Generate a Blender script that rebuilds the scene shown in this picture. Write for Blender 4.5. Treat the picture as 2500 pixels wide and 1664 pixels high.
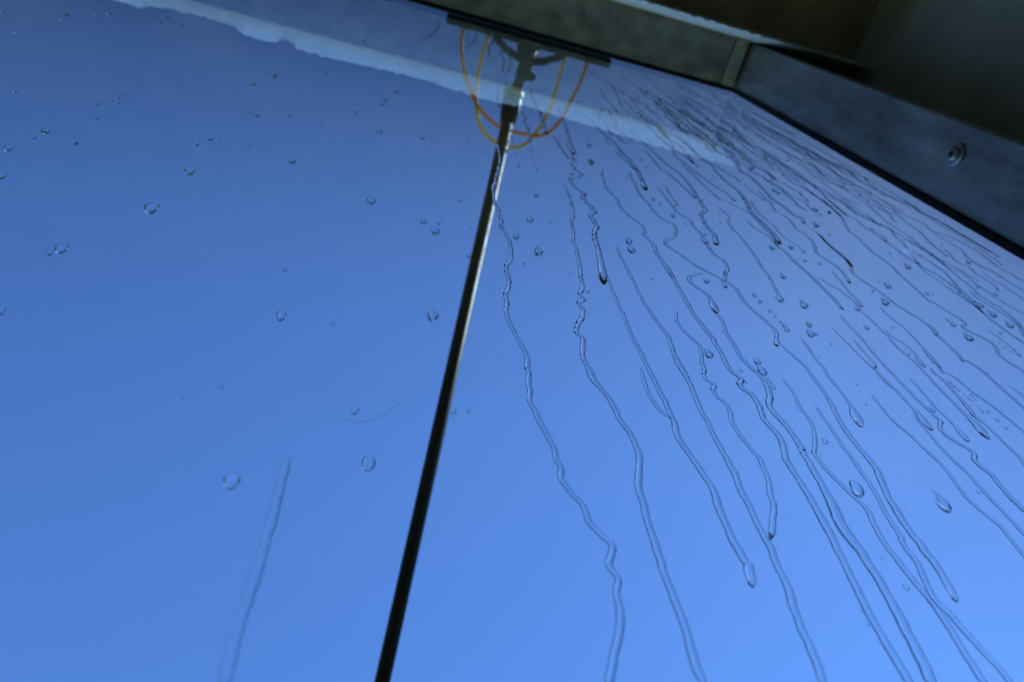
import bpy, bmesh, math, random
from mathutils import Vector, Matrix
random.seed(7)
R = math.radians
S = bpy.context.scene
for o in list(bpy.data.objects): bpy.data.objects.remove(o)
COL = S.collection

# ---------------------------------------------------------------- camera
# The eye is 13.5 cm inside a tall vertical window, looking steeply up through the glass.
# World axes: X along the window, Y outwards through the glass (inner face of the pane is y = 0), Z up.
FPX, CX, CY = 1923.0, 1250.0, 832.0            # focal length and centre of the photograph, in its pixels
EYE = Vector((0.0, -0.135, 1.5))
def cam_ray(x, y): return Vector((x - CX, CY - y, -FPX)).normalized()
_v = cam_ray(1110, -165)                        # where verticals meet: straight up
_N = cam_ray(1020, 10.5).cross(cam_ray(1791, 227))   # the window head is level
_u = _N.cross(_v).normalized()
if _u.x < 0: _u = -_u
_n = _v.cross(_u)
ROT = Matrix((_u, _n, _v))
cd = bpy.data.cameras.new('camera'); cam = bpy.data.objects.new('camera', cd); COL.objects.link(cam)
cam.matrix_world = Matrix.Translation(EYE) @ ROT.to_4x4()
cd.lens = 18.0; cd.sensor_fit = 'HORIZONTAL'; cd.sensor_width = 18.0 * 2500 / FPX
cd.clip_start = 0.01; cd.clip_end = 5000
cd.dof.use_dof = True; cd.dof.focus_distance = 0.38; cd.dof.aperture_fstop = 9.0
S.camera = cam

# ---------------------------------------------------------------- sky and sun
SUN_EL, SUN_AZ = R(58), R(97)                   # azimuth measured from the outward normal towards +X
W = bpy.data.worlds.new('World'); S.world = W; W.use_nodes = True
nt = W.node_tree; bg = nt.nodes['Background']
sky = nt.nodes.new('ShaderNodeTexSky'); sky.sky_type = 'NISHITA'; sky.sun_disc = False
sky.sun_elevation = SUN_EL; sky.sun_rotation = SUN_AZ
sky.altitude = 2000; sky.air_density = 1.0; sky.dust_density = 1.6; sky.ozone_density = 10.0
nt.links.new(sky.outputs[0], bg.inputs[0]); bg.inputs[1].default_value = 0.15
sl = bpy.data.lights.new('sun', 'SUN'); sun = bpy.data.objects.new('sun', sl); COL.objects.link(sun)
sl.energy = 3.5; sl.angle = R(0.5); sl.color = (1, 0.95, 0.86)
sd = Vector((math.sin(SUN_AZ) * math.cos(SUN_EL), math.cos(SUN_AZ) * math.cos(SUN_EL), math.sin(SUN_EL)))
sun.rotation_euler = sd.to_track_quat('Z', 'Y').to_euler()
S.view_settings.view_transform = 'Standard'; S.view_settings.look = 'None'
S.view_settings.exposure = 1.04; S.view_settings.gamma = 1.0
S.render.engine = 'CYCLES'
cy = S.cycles
cy.max_bounces = 20; cy.transmission_bounces = 16; cy.glossy_bounces = 8; cy.diffuse_bounces = 4
cy.transparent_max_bounces = 32; cy.caustics_reflective = True; cy.caustics_refractive = True
cy.use_denoising = True; cy.sample_clamp_indirect = 6.0

# ---------------------------------------------------------------- helpers
def at(x, y, axis, val):
    """the point of the plane (axis = val) seen at photograph pixel (x, y)"""
    r = ROT @ cam_ray(x, y); t = (val - EYE[axis]) / r[axis]
    return EYE + r * t
def tag(o, label=None, cat=None, group=None, kind=None):
    if label: o['label'] = label
    if cat: o['category'] = cat
    if group: o['group'] = group
    if kind: o['kind'] = kind
    return o
def empty(name, loc=(0, 0, 0)):
    o = bpy.data.objects.new(name, None); COL.objects.link(o); o.location = loc; o.empty_display_size = 0.05
    return o
def link(name, me, mats=(), parent=None, smooth=False):
    if smooth:
        for p in me.polygons: p.use_smooth = True
    for m in (mats if isinstance(mats, (list, tuple)) else [mats]): me.materials.append(m)
    o = bpy.data.objects.new(name, me); COL.objects.link(o)
    if parent is not None:
        o.parent = parent; o.matrix_parent_inverse = Matrix.Translation(-Vector(parent.location))
    return o
def from_bm(name, bm, mats=(), parent=None, smooth=False):
    bmesh.ops.recalc_face_normals(bm, faces=bm.faces)
    me = bpy.data.meshes.new(name); bm.to_mesh(me); bm.free()
    return link(name, me, mats, parent, smooth)
def box(name, lo, hi, mat, parent=None, bevel=0.0):
    bm = bmesh.new(); bmesh.ops.create_cube(bm, size=1)
    lo, hi = Vector(lo), Vector(hi)
    for v in bm.verts: v.co = Vector(((lo[i] + hi[i]) / 2 + v.co[i] * (hi[i] - lo[i])) for i in range(3))
    if bevel: bmesh.ops.bevel(bm, geom=bm.edges[:], offset=bevel, segments=2, affect='EDGES', profile=0.6)
    return from_bm(name, bm, mat, parent)
def catmull(pts, n):
    out = []; P = [pts[0]] + list(pts) + [pts[-1]]
    for i in range(1, len(P) - 2):
        a, b, c, d = P[i - 1], P[i], P[i + 1], P[i + 2]
        for k in range(n):
            t = k / n
            out.append(0.5 * ((2 * b) + (c - a) * t + (2 * a - 5 * b + 4 * c - d) * t * t + (3 * b - a - 3 * c + d) * t ** 3))
    out.append(P[-2]); return out
def tube_bm(bm, pts, radii, seg=16, cap=True):
    if not isinstance(radii, (list, tuple)): radii = [radii] * len(pts)
    rings = []; up = None
    for i, p in enumerate(pts):
        t = (pts[min(i + 1, len(pts) - 1)] - pts[max(i - 1, 0)]).normalized()
        if up is None:
            up = t.cross(Vector((1, 0, 0)))
            if up.length < 0.1: up = t.cross(Vector((0, 1, 0)))
        up = (up - t * up.dot(t)).normalized(); sx = t.cross(up)
        rings.append([bm.verts.new(p + (up * math.cos(2 * math.pi * k / seg) + sx * math.sin(2 * math.pi * k / seg)) * radii[i]) for k in range(seg)])
    for a, b in zip(rings, rings[1:]):
        for k in range(seg): bm.faces.new((a[k], a[(k + 1) % seg], b[(k + 1) % seg], b[k]))
    if cap: bm.faces.new(rings[0][::-1]); bm.faces.new(rings[-1])
def tube(name, pts, radii, mat, parent=None, seg=16):
    bm = bmesh.new(); tube_bm(bm, pts, radii, seg); return from_bm(name, bm, mat, parent, True)

# ---------------------------------------------------------------- materials
def mat(name, col, rough=0.6, metal=0.0, var=0.25, scale=12.0, bump=0.0, bscale=60.0, col2=None, spec=0.5, detail=6, stretch=None):
    m = bpy.data.materials.new(name); m.use_nodes = True; t = m.node_tree; b = t.nodes['Principled BSDF']
    b.inputs['Roughness'].default_value = rough; b.inputs['Metallic'].default_value = metal
    b.inputs['Specular IOR Level'].default_value = spec
    tc = t.nodes.new('ShaderNodeTexCoord'); nz = t.nodes.new('ShaderNodeTexNoise')
    nz.inputs['Scale'].default_value = scale; nz.inputs['Detail'].default_value = detail; nz.inputs['Roughness'].default_value = 0.62
    if stretch:
        mp = t.nodes.new('ShaderNodeMapping'); mp.inputs['Scale'].default_value = stretch
        t.links.new(tc.outputs['Object'], mp.inputs['Vector']); t.links.new(mp.outputs[0], nz.inputs['Vector'])
    else: t.links.new(tc.outputs['Object'], nz.inputs['Vector'])
    rp = t.nodes.new('ShaderNodeValToRGB'); rp.color_ramp.elements[0].position = 0.3; rp.color_ramp.elements[1].position = 0.7
    c2 = col2 or tuple(c * (1 + var) for c in col); c1 = tuple(c * (1 - var) for c in col) if col2 is None else col
    rp.color_ramp.elements[0].color = (*c1, 1); rp.color_ramp.elements[1].color = (*c2, 1)
    t.links.new(nz.outputs['Fac'], rp.inputs[0]); t.links.new(rp.outputs[0], b.inputs['Base Color'])
    mr = t.nodes.new('ShaderNodeMapRange'); mr.inputs[3].default_value = max(0, rough - 0.12); mr.inputs[4].default_value = min(1, rough + 0.12)
    t.links.new(nz.outputs['Fac'], mr.inputs[0]); t.links.new(mr.outputs[0], b.inputs['Roughness'])
    if bump:
        n2 = t.nodes.new('ShaderNodeTexNoise'); n2.inputs['Scale'].default_value = bscale; n2.inputs['Detail'].default_value = 8
        t.links.new(tc.outputs['Object'], n2.inputs['Vector'])
        bp = t.nodes.new('ShaderNodeBump'); bp.inputs['Strength'].default_value = bump; bp.inputs['Distance'].default_value = 0.01
        t.links.new(n2.outputs['Fac'], bp.inputs['Height']); t.links.new(bp.outputs[0], b.inputs['Normal'])
    return m
M = {}
M['frame'] = mat('galvanised_frame', (0.40, 0.39, 0.37), 0.46, 0.72, 0.40, 24, 0.10, 90, stretch=(1, 1.3, 0.35))
M['corner'] = mat('corner_cleat', (0.55, 0.54, 0.48), 0.6, 0.3, 0.3, 60, 0.2, 120)
M['gasket'] = mat('black_rubber', (0.010, 0.010, 0.010), 0.7, 0, 0.2, 40, spec=0.2)
M['plaster'] = mat('pale_plaster', (0.90, 0.83, 0.70), 0.9, 0, 0.14, 30, 0.5, 130)
M['soffit'] = mat('brown_concrete', (0.50, 0.36, 0.18), 0.9, 0, 0.35, 7, 0.5, 40)
M['wall'] = mat('grey_render', (0.66, 0.57, 0.45), 0.9, 0, 0.18, 5, 0.25, 70)
M['floor'] = mat('dark_floor', (0.10, 0.09, 0.08), 0.7, 0, 0.2, 6)
M['facade'] = mat('facade_render', (0.42, 0.41, 0.38), 0.9, 0, 0.1, 6, 0.3, 90)
M['grass'] = mat('grass_ground', (0.088, 0.100, 0.046), 0.95, 0, 0.4, 1.5, 0.4, 14, spec=0.1)
M['paving'] = mat('pale_paving', (0.46, 0.43, 0.37), 0.9, 0, 0.15, 3, 0.3, 40)
M['carbon'] = mat('black_carbon_tube', (0.008, 0.008, 0.009), 0.5, 0, 0.2, 50, spec=0.06)
M['black'] = mat('black_plastic', (0.008, 0.009, 0.009), 0.5, 0, 0.2, 50, spec=0.15)
M['olive'] = mat('olive_collar', (0.50, 0.40, 0.03), 0.45, 0, 0.3, 40)
M['grey'] = mat('grey_neck', (0.060, 0.065, 0.062), 0.7, 0, 0.2, 40, spec=0.04)
M['bristle'] = mat('dark_green_bristle', (0.03, 0.06, 0.05), 0.8, 0, 0.4, 120, spec=0.1)
def hose_mat(name, col):
    m = mat(name, col, 0.35, 0, 0.08, 30, spec=0.25); t = m.node_tree
    tr = t.nodes.new('ShaderNodeBsdfTranslucent'); tr.inputs[0].default_value = (*col, 1)
    mx = t.nodes.new('ShaderNodeMixShader'); mx.inputs[0].default_value = 0.6
    t.links.new(t.nodes['Principled BSDF'].outputs[0], mx.inputs[1]); t.links.new(tr.outputs[0], mx.inputs[2])
    t.links.new(mx.outputs[0], t.nodes['Material Output'].inputs[0]); return m
M['hose'] = hose_mat('yellow_hose', (0.88, 0.70, 0.010))
M['hose2'] = hose_mat('orange_hose', (0.88, 0.50, 0.010))
M['steel'] = mat('steel_screw', (0.42, 0.42, 0.40), 0.35, 0.9, 0.2, 200)
M['socket'] = mat('screw_socket', (0.01, 0.01, 0.01), 0.8, 0, 0.2, 50)
M['fibre'] = mat('lint', (0.16, 0.17, 0.2), 0.9, 0, 0.2, 50)

def glass_mats():
    m = bpy.data.materials.new('window_glass'); m.use_nodes = True; t = m.node_tree; t.nodes.clear()
    out = t.nodes.new('ShaderNodeOutputMaterial'); mix = t.nodes.new('ShaderNodeMixShader')
    tr = t.nodes.new('ShaderNodeBsdfTransparent'); tr.inputs[0].default_value = (*TINT, 1)
    gl = t.nodes.new('ShaderNodeBsdfGlossy'); gl.inputs['Roughness'].default_value = 0.0; gl.inputs['Color'].default_value = (1, 1, 1, 1)
    # thin sheet: the same reflectance from either side
    geo = t.nodes.new('ShaderNodeNewGeometry'); mr = t.nodes.new('ShaderNodeMapRange')
    mr.inputs[3].default_value = 1.52; mr.inputs[4].default_value = 1 / 1.52
    fr = t.nodes.new('ShaderNodeFresnel')
    t.links.new(geo.outputs['Backfacing'], mr.inputs[0]); t.links.new(mr.outputs[0], fr.inputs['IOR'])
    # coated sheet, a little more mirror-like than bare glass: R = 3r / (1 + 2r)
    a = t.nodes.new('ShaderNodeMath'); a.operation = 'MULTIPLY'; a.inputs[1].default_value = 3
    b = t.nodes.new('ShaderNodeMath'); b.operation = 'MULTIPLY_ADD'; b.inputs[1].default_value = 2; b.inputs[2].default_value = 1
    c = t.nodes.new('ShaderNodeMath'); c.operation = 'DIVIDE'
    t.links.new(fr.outputs[0], a.inputs[0]); t.links.new(fr.outputs[0], b.inputs[0])
    t.links.new(a.outputs[0], c.inputs[0]); t.links.new(b.outputs[0], c.inputs[1])
    t.links.new(c.outputs[0], mix.inputs[0]); t.links.new(tr.outputs[0], mix.inputs[1]); t.links.new(gl.outputs[0], mix.inputs[2])
    t.links.new(mix.outputs[0], out.inputs[0])
    m2 = bpy.data.materials.new('window_glass_far_face'); m2.use_nodes = True; t = m2.node_tree; t.nodes.clear()
    out = t.nodes.new('ShaderNodeOutputMaterial'); tr = t.nodes.new('ShaderNodeBsdfTransparent')
    t.links.new(tr.outputs[0], out.inputs[0])
    w = bpy.data.materials.new('water'); w.use_nodes = True; t = w.node_tree; t.nodes.clear()
    out = t.nodes.new('ShaderNodeOutputMaterial'); g = t.nodes.new('ShaderNodeBsdfGlass'); g.inputs['IOR'].default_value = 1.333; g.inputs['Roughness'].default_value = 0
    t.links.new(g.outputs[0], out.inputs[0])
    wb = bpy.data.materials.new('water_wetted_face'); wb.use_nodes = True; t = wb.node_tree; t.nodes.clear()
    out = t.nodes.new('ShaderNodeOutputMaterial'); g = t.nodes.new('ShaderNodeBsdfRefraction'); g.inputs['IOR'].default_value = 1.333; g.inputs['Roughness'].default_value = 0
    g2 = t.nodes.new('ShaderNodeBsdfGlass'); g2.inputs['IOR'].default_value = 1.333; g2.inputs['Roughness'].default_value = 0
    mx = t.nodes.new('ShaderNodeMixShader'); ge = t.nodes.new('ShaderNodeNewGeometry')      # light inside the water still bounces off the glass side
    t.links.new(ge.outputs['Backfacing'], mx.inputs[0]); t.links.new(g.outputs[0], mx.inputs[1]); t.links.new(g2.outputs[0], mx.inputs[2])
    t.links.new(mx.outputs[0], out.inputs[0])
    return m, m2, w, wb
TINT = (0.59, 0.80, 1.0)
M['glass'], M['glass2'], M['water'], M['wet'] = glass_mats()

# ---------------------------------------------------------------- the place
XL, XR = -1.45, 0.610          # window opening
ZH, ZS = EYE.z + 1.616, 0.55   # window head and sill
XW = 0.803                     # side wall of the room
ZC = EYE.z + 1.575             # underside of the lintel and ceiling slab
def struct(o): return tag(o, kind='structure')
bm = bmesh.new()
bmesh.ops.create_grid(bm, x_segments=24, y_segments=24, size=1500)
for v in bm.verts: v.co += Vector((0, 0, -0.02 + 0.15 * math.sin(v.co.x * .01) * math.cos(v.co.y * .013) * (1 if abs(v.co.x) + abs(v.co.y) > 200 else 0)))
struct(from_bm('ground', bm, M['grass']))
struct(box('floor', (XL - 1.2, -4.0, -0.015), (XW + 0.25, -0.12, 0.0), M['floor']))
struct(box('ceiling', (XL - 1.2, -4.0, ZC), (XW + 0.25, -0.1195, ZC + 0.25), M['soffit']))
struct(box('wall_right', (XW, -4.0, 0.001), (XW + 0.25, -0.050, ZH + 0.06), M['wall'], bevel=0.002))
struct(box('wall_left', (XL - 1.2, -4.0, 0.001), (XL - 0.95, -0.122, ZC - 0.001), M['wall']))
struct(box('wall_back', (XL - 0.949, -4.0, 0.001), (XW - 0.001, -3.8, ZC - 0.001), M['wall']))
struct(box('wall_below_window', (XL - 0.949, -0.11, 0.001), (XW - 0.001, 0.004, ZS - 0.06), M['facade']))
struct(box('wall_beside_window', (XL - 1.2, -0.12, ZS - 0.059), (XL - 0.061, 0.004, ZC + 0.3), M['facade']))
struct(box('outer_wall_above_window', (XL - 1.2, -0.135, ZH + 0.052), (XW + 0.25, 0.004, ZH + 1.1), M['facade']))
struct(box('outer_wall_beside_window', (XR + 0.045, -0.054, 0.001), (XW + 0.25, 0.004, ZH + 0.049), M['facade']))

# ---------------------------------------------------------------- window
win = empty('window', ((XL + XR) / 2, 0, ZS))
tag(win, 'tall clear window pane in a dull grey metal frame, streaked with water', 'window', kind='thing')
bm = bmesh.new(); bmesh.ops.create_cube(bm, size=1)
lo, hi = Vector((XL - .02, 0.0, ZS - .02)), Vector((XR + .012, 0.006, ZH + .012))
for v in bm.verts: v.co = Vector(((lo[i] + hi[i]) / 2 + v.co[i] * (hi[i] - lo[i])) for i in range(3))
bm.faces.ensure_lookup_table(); bmesh.ops.recalc_face_normals(bm, faces=bm.faces)
for f in bm.faces: f.material_index = 0 if f.normal.y < -0.5 else 1
pane = from_bm('glass_pane', bm, [M['glass'], M['glass2']], win)
D1, D2 = 0.100, 0.097
box('head_frame', (XL, -D1, ZH), (XR - 0.034, -0.009, ZH + 0.045), M['frame'], win, 0.0015)
box('jamb_frame', (XR, -D2, ZS - .05), (XR + 0.05, -0.009, ZH + 0.046), M['frame'], win, 0.0015)
box('jamb_frame', (XL - .05, -D2, ZS - .05), (XL - 0.001, -0.009, ZH + 0.046), M['frame'], win, 0.0015)
box('sill_frame', (XL, -D2 + .001, ZS - .049), (XR - 0.001, -0.009, ZS), M['frame'], win, 0.0015)
cl = box('corner_cleat', (XR - 0.032, -D1 + .001, ZH - 0.003), (XR - 0.006, -0.0095, ZH + 0.04), M['corner'], win, 0.002)
box('gasket', (XL, -0.0088, ZH - 0.002), (XR - 0.0005, -0.0004, ZH + 0.02), M['gasket'], win, 0.001)
box('gasket', (XR - 0.005, -0.0087, ZS), (XR + 0.02, -0.0005, ZH - 0.0022), M['gasket'], win, 0.001)
box('gasket', (XL - 0.02, -0.0087, ZS), (XL + 0.006, -0.0005, ZH - 0.0062), M['gasket'], win, 0.001)
box('gasket', (XL + .0065, -0.0086, ZS - 0.02), (XR - 0.0085, -0.0006, ZS + 0.006), M['gasket'], win, 0.001)
# screw with washer on the jamb
sp = at(2334, 378, 0, XR - 0.001)
def disc(name, c, r0, r1, h, mt, parent, seg=28):
    bm = bmesh.new(); rings = []
    for (dx, r) in ((0.0005, r0), (-h * .6, r0), (-h, r1)):
        rings.append([bm.verts.new((c.x + dx, c.y + math.cos(2 * math.pi * k / seg) * r, c.z + math.sin(2 * math.pi * k / seg) * r)) for k in range(seg)])
    for a, b in zip(rings, rings[1:]):
        for k in range(seg): bm.faces.new((a[k], a[(k + 1) % seg], b[(k + 1) % seg], b[k]))
    bm.faces.new(rings[0]); bm.faces.new(rings[-1])
    return from_bm(name, bm, mt, parent)
sc = disc('screw', sp, 0.0135, 0.0115, 0.0022, M['steel'], win)
sh = disc('screw_head', sp + Vector((-0.0022, 0, 0)), 0.0085, 0.0062, 0.0042, M['steel'], None)
sh.parent = sc
so = disc('socket', sp + Vector((-0.0064, 0, 0)), 0.0036, 0.0033, 0.0006, M['socket'], None, 6); so.parent = sc

# ---------------------------------------------------------------- broken plaster along the lintel
# The pale face of the lintel looks at the glass and is seen again as the bright band mirrored in the pane.
# Its lower lip is broken; the profile is read from the mirrored edge (photograph pixels).
EDGE = [(-260, -150), (150, -60), (270, -4), (300, 4), (340, 18), (352, 12), (372, 14), (400, 19), (425, 21), (450, 31), (458, 25), (485, 25), (497, 34), (512, 37),
        (530, 52), (555, 56), (575, 65), (590, 80), (620, 92), (650, 99), (682, 103), (686, 93), (705, 97), (716, 105), (724, 117), (760, 128), (805, 140),
        (860, 152), (920, 165), (985, 180), (1060, 200), (1100, 217), (1124, 220), (1180, 240), (1230, 252), (1275, 258), (1282, 256), (1300, 262), (1340, 276), (1390, 290),
        (1460, 311), (1530, 332), (1600, 354), (1680, 378), (1740, 395), (1800, 411), (1850, 425)]
DL = 0.115
def lip():
    """(x, z) of the lower lip, from the reflected rays met with the lip's plane y = -DL"""
    out = []
    for (px, py) in EDGE:
        r = ROT @ cam_ray(px, py); t = (DL - EYE.y) / r.y          # mirrored plane stands at y = +DL
        p = EYE + r * t; out.append((p.x, p.z))
    return out
L = lip()
def lipz(x):
    if x <= L[0][0]: return L[0][1]
    for (a, b), (c, d) in zip(L, L[1:]):
        if a <= x <= c and c > a: return b + (d - b) * (x - a) / (c - a)
    return L[-1][1]
bm = bmesh.new(); N = 700; x0, x1 = XL - 0.9, XW - 0.002
from mathutils import noise
rows = []
for i in range(N + 1):
    x = x0 + (x1 - x0) * i / N
    z = max(min(lipz(x), ZC - 0.004), ZC - 0.10) if x > L[0][0] else ZC - 0.03
    z += 0.0035 * noise.noise(Vector((x * 60, 0, 0))) + 0.002 * noise.noise(Vector((x * 170, 3, 0)))
    n3 = 0.003 * noise.noise(Vector((x * 90, 7, 0)))
    rows.append([bm.verts.new((x, -D1 + 0.002 + n3 * .3, ZH + 0.02)), bm.verts.new((x, -D1 - 0.001 - n3 * .3, ZH - 0.012)), bm.verts.new((x, -(D1 + DL) / 2 + n3, (ZH + z) / 2)),
                 bm.verts.new((x, -DL + n3, z + 0.004)), bm.verts.new((x, -DL - 0.0015 + n3, z)), bm.verts.new((x, -DL - 0.003 + n3, z + 0.003)), bm.verts.new((x, -DL - 0.006, ZH + 0.02))])
for a, b in zip(rows, rows[1:]):
    for k in range(len(a)): bm.faces.new((a[k], b[k], b[(k + 1) % len(a)], a[(k + 1) % len(a)]))
bm.faces.new(rows[0]); bm.faces.new(rows[-1][::-1])
tag(from_bm('plaster_edge', bm, M['plaster'], None, False), 'pale broken plaster edge along the lintel above the window head', 'plaster edge')

# ---------------------------------------------------------------- water on the outside of the pane
YW = 0.0062
def gpt(px, py):
    p = at(px, py, 1, YW); return Vector((p.x, p.z))
def depth_of(p2):
    q = ROT.transposed() @ (Vector((p2.x, YW, p2.y)) - EYE); return -q.z
CROP = {'A': (1250, 200, 4.712), 'B': (1600, 200, 4.712), 'C': (1250, 480, 4.712), 'D': (1600, 480, 4.712), 'E': (2000, 480, 4.712), 'F': (1250, 760, 4.712),
        'G': (1650, 760, 4.712), 'H': (2000, 760, 4.712), 'I': (1250, 1040, 4.712), 'J': (1650, 1040, 4.712), 'K': (2000, 1040, 4.712), 'L': (1250, 1334, 4.712),
        'M': (1650, 1334, 4.712), 'N': (2000, 1334, 4.712), 'O': (1100, 480, 4.712), 'P': (2000, 300, 4.712), 'Q': (1000, 0, 3.92), 'S': (200, 0, 2.945),
        'T': (0, 0, 2.945), 'U': (400, 1000, 2.361), 'V': (1000, 300, 3.136), 'Z': (0, 0, 0.9424)}
def cp(c, x, y):
    a, b, s = CROP[c]; return a + x / s, b + y / s
def trace(s):
    """'A 1 2 3 4 B 5 6' -> photograph pixels"""
    out = []; c = None; t = s.split(); i = 0
    while i < len(t):
        if t[i].isalpha(): c = t[i]; i += 1; new = True; continue
        p = cp(c, float(t[i]), float(t[i + 1])); i += 2
        if out and new and p[1] < out[-1][1] + 5: continue      # the crops overlap
        new = False; out.append(p)
    return out

def rivulet_mesh(path, w0, w1, head=0.0, headl=0.0, blobs=(), seed=0, hk=0.33):
    """plano-convex strip of water lying on the glass; path = points (x, z) in the glass plane, widths in metres"""
    pts = [Vector((p.x, p.y, 0)) for p in path]
    ln = sum((b - a).length for a, b in zip(pts, pts[1:]))
    dense = catmull(pts, 10)
    cum = [0.0]
    for a, b in zip(dense, dense[1:]): cum.append(cum[-1] + (b - a).length)
    tot = cum[-1]; out = []; s = 0.0; j = 0
    while s < tot:
        while cum[j + 1] < s: j += 1
        f = (s - cum[j]) / max(1e-9, cum[j + 1] - cum[j]); p = dense[j].lerp(dense[j + 1], f)
        out.append((p, s)); s += max(0.0007, 0.0016 * depth_of(p))
    out.append((dense[-1], tot))
    rnd = random.Random(seed); ph = rnd.random() * 100
    K = 8; verts = []; faces = []; mi = []
    n = len(out)
    for i, (p, s) in enumerate(out):
        a = out[max(0, i - 2)][0]; b = out[min(n - 1, i + 2)][0]
        t = (b - a); t = t.normalized() if t.length > 0 else Vector((0, -1, 0)); side = Vector((-t.y, t.x, 0))
        w = w0 + (w1 - w0) * s / tot
        w *= 1 + 0.16 * noise.noise(Vector((s * 90, ph, 0))) + 0.04 * noise.noise(Vector((s * 300, ph, 5)))
        w *= (0.35 + 0.65 * min(1, s / 0.006)) * (1 + 0.14 * min(1, max(0, (depth_of(p) - 0.22) / 0.25)))
        hh = hk
        if head:
            e = tot - s
            if e < headl:
                q = e / headl                      # 0 at the tip
                w2 = head * math.sqrt(max(0.0, 1 - (1 - min(1, q / 0.42)) ** 2)) if q < 0.42 else head + (w - head) * (1 - math.cos((q - 0.42) / 0.58 * math.pi)) / 2
                w = max(w2, head * 0.04); hh = hk * (1 - 0.38 * (1 - q))
        else:
            w *= 0.15 + 0.85 * min(1, (tot - s) / 0.005)
        for (bs, bw, bl) in blobs:
            e = (s - bs * tot) / bl
            if abs(e) < 1: w = max(w, w + (bw - w) * (1 - e * e) ** 1.6)
        c = p + side * 0.00025 * noise.noise(Vector((s * 220, ph, 9)))
        H = w * hh
        for k in range(K + 1):
            u = -1 + 2 * k / K; u = math.sin(u * math.pi / 2)
            q = c + side * (u * w / 2); verts.append((q.x, YW + H * (1 - u * u) ** 0.84 + 1e-5, q.y))
        if i:
            o0, o1 = (i - 1) * (K + 1), i * (K + 1)
            for k in range(K): faces.append((o0 + k, o1 + k, o1 + k + 1, o0 + k + 1)); mi.append(0)
            faces.append((o0, o0 + K, o1 + K, o1)); mi.append(1)
    faces.append(tuple(range(0, K + 1))); mi.append(0)
    o1 = (n - 1) * (K + 1); faces.append(tuple(range(o1 + K, o1 - 1, -1))); mi.append(0)
    me = bpy.data.meshes.new('water_rivulet'); me.from_pydata(verts, [], faces); 
    for p, m in zip(me.polygons, mi): p.material_index = m; p.use_smooth = (m == 0)
    # outward normals: the domed face must look away from the pane
    f0 = me.polygons[K // 2]
    if f0.normal.y < 0: me.flip_normals()
    me.update()
    return me

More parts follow.
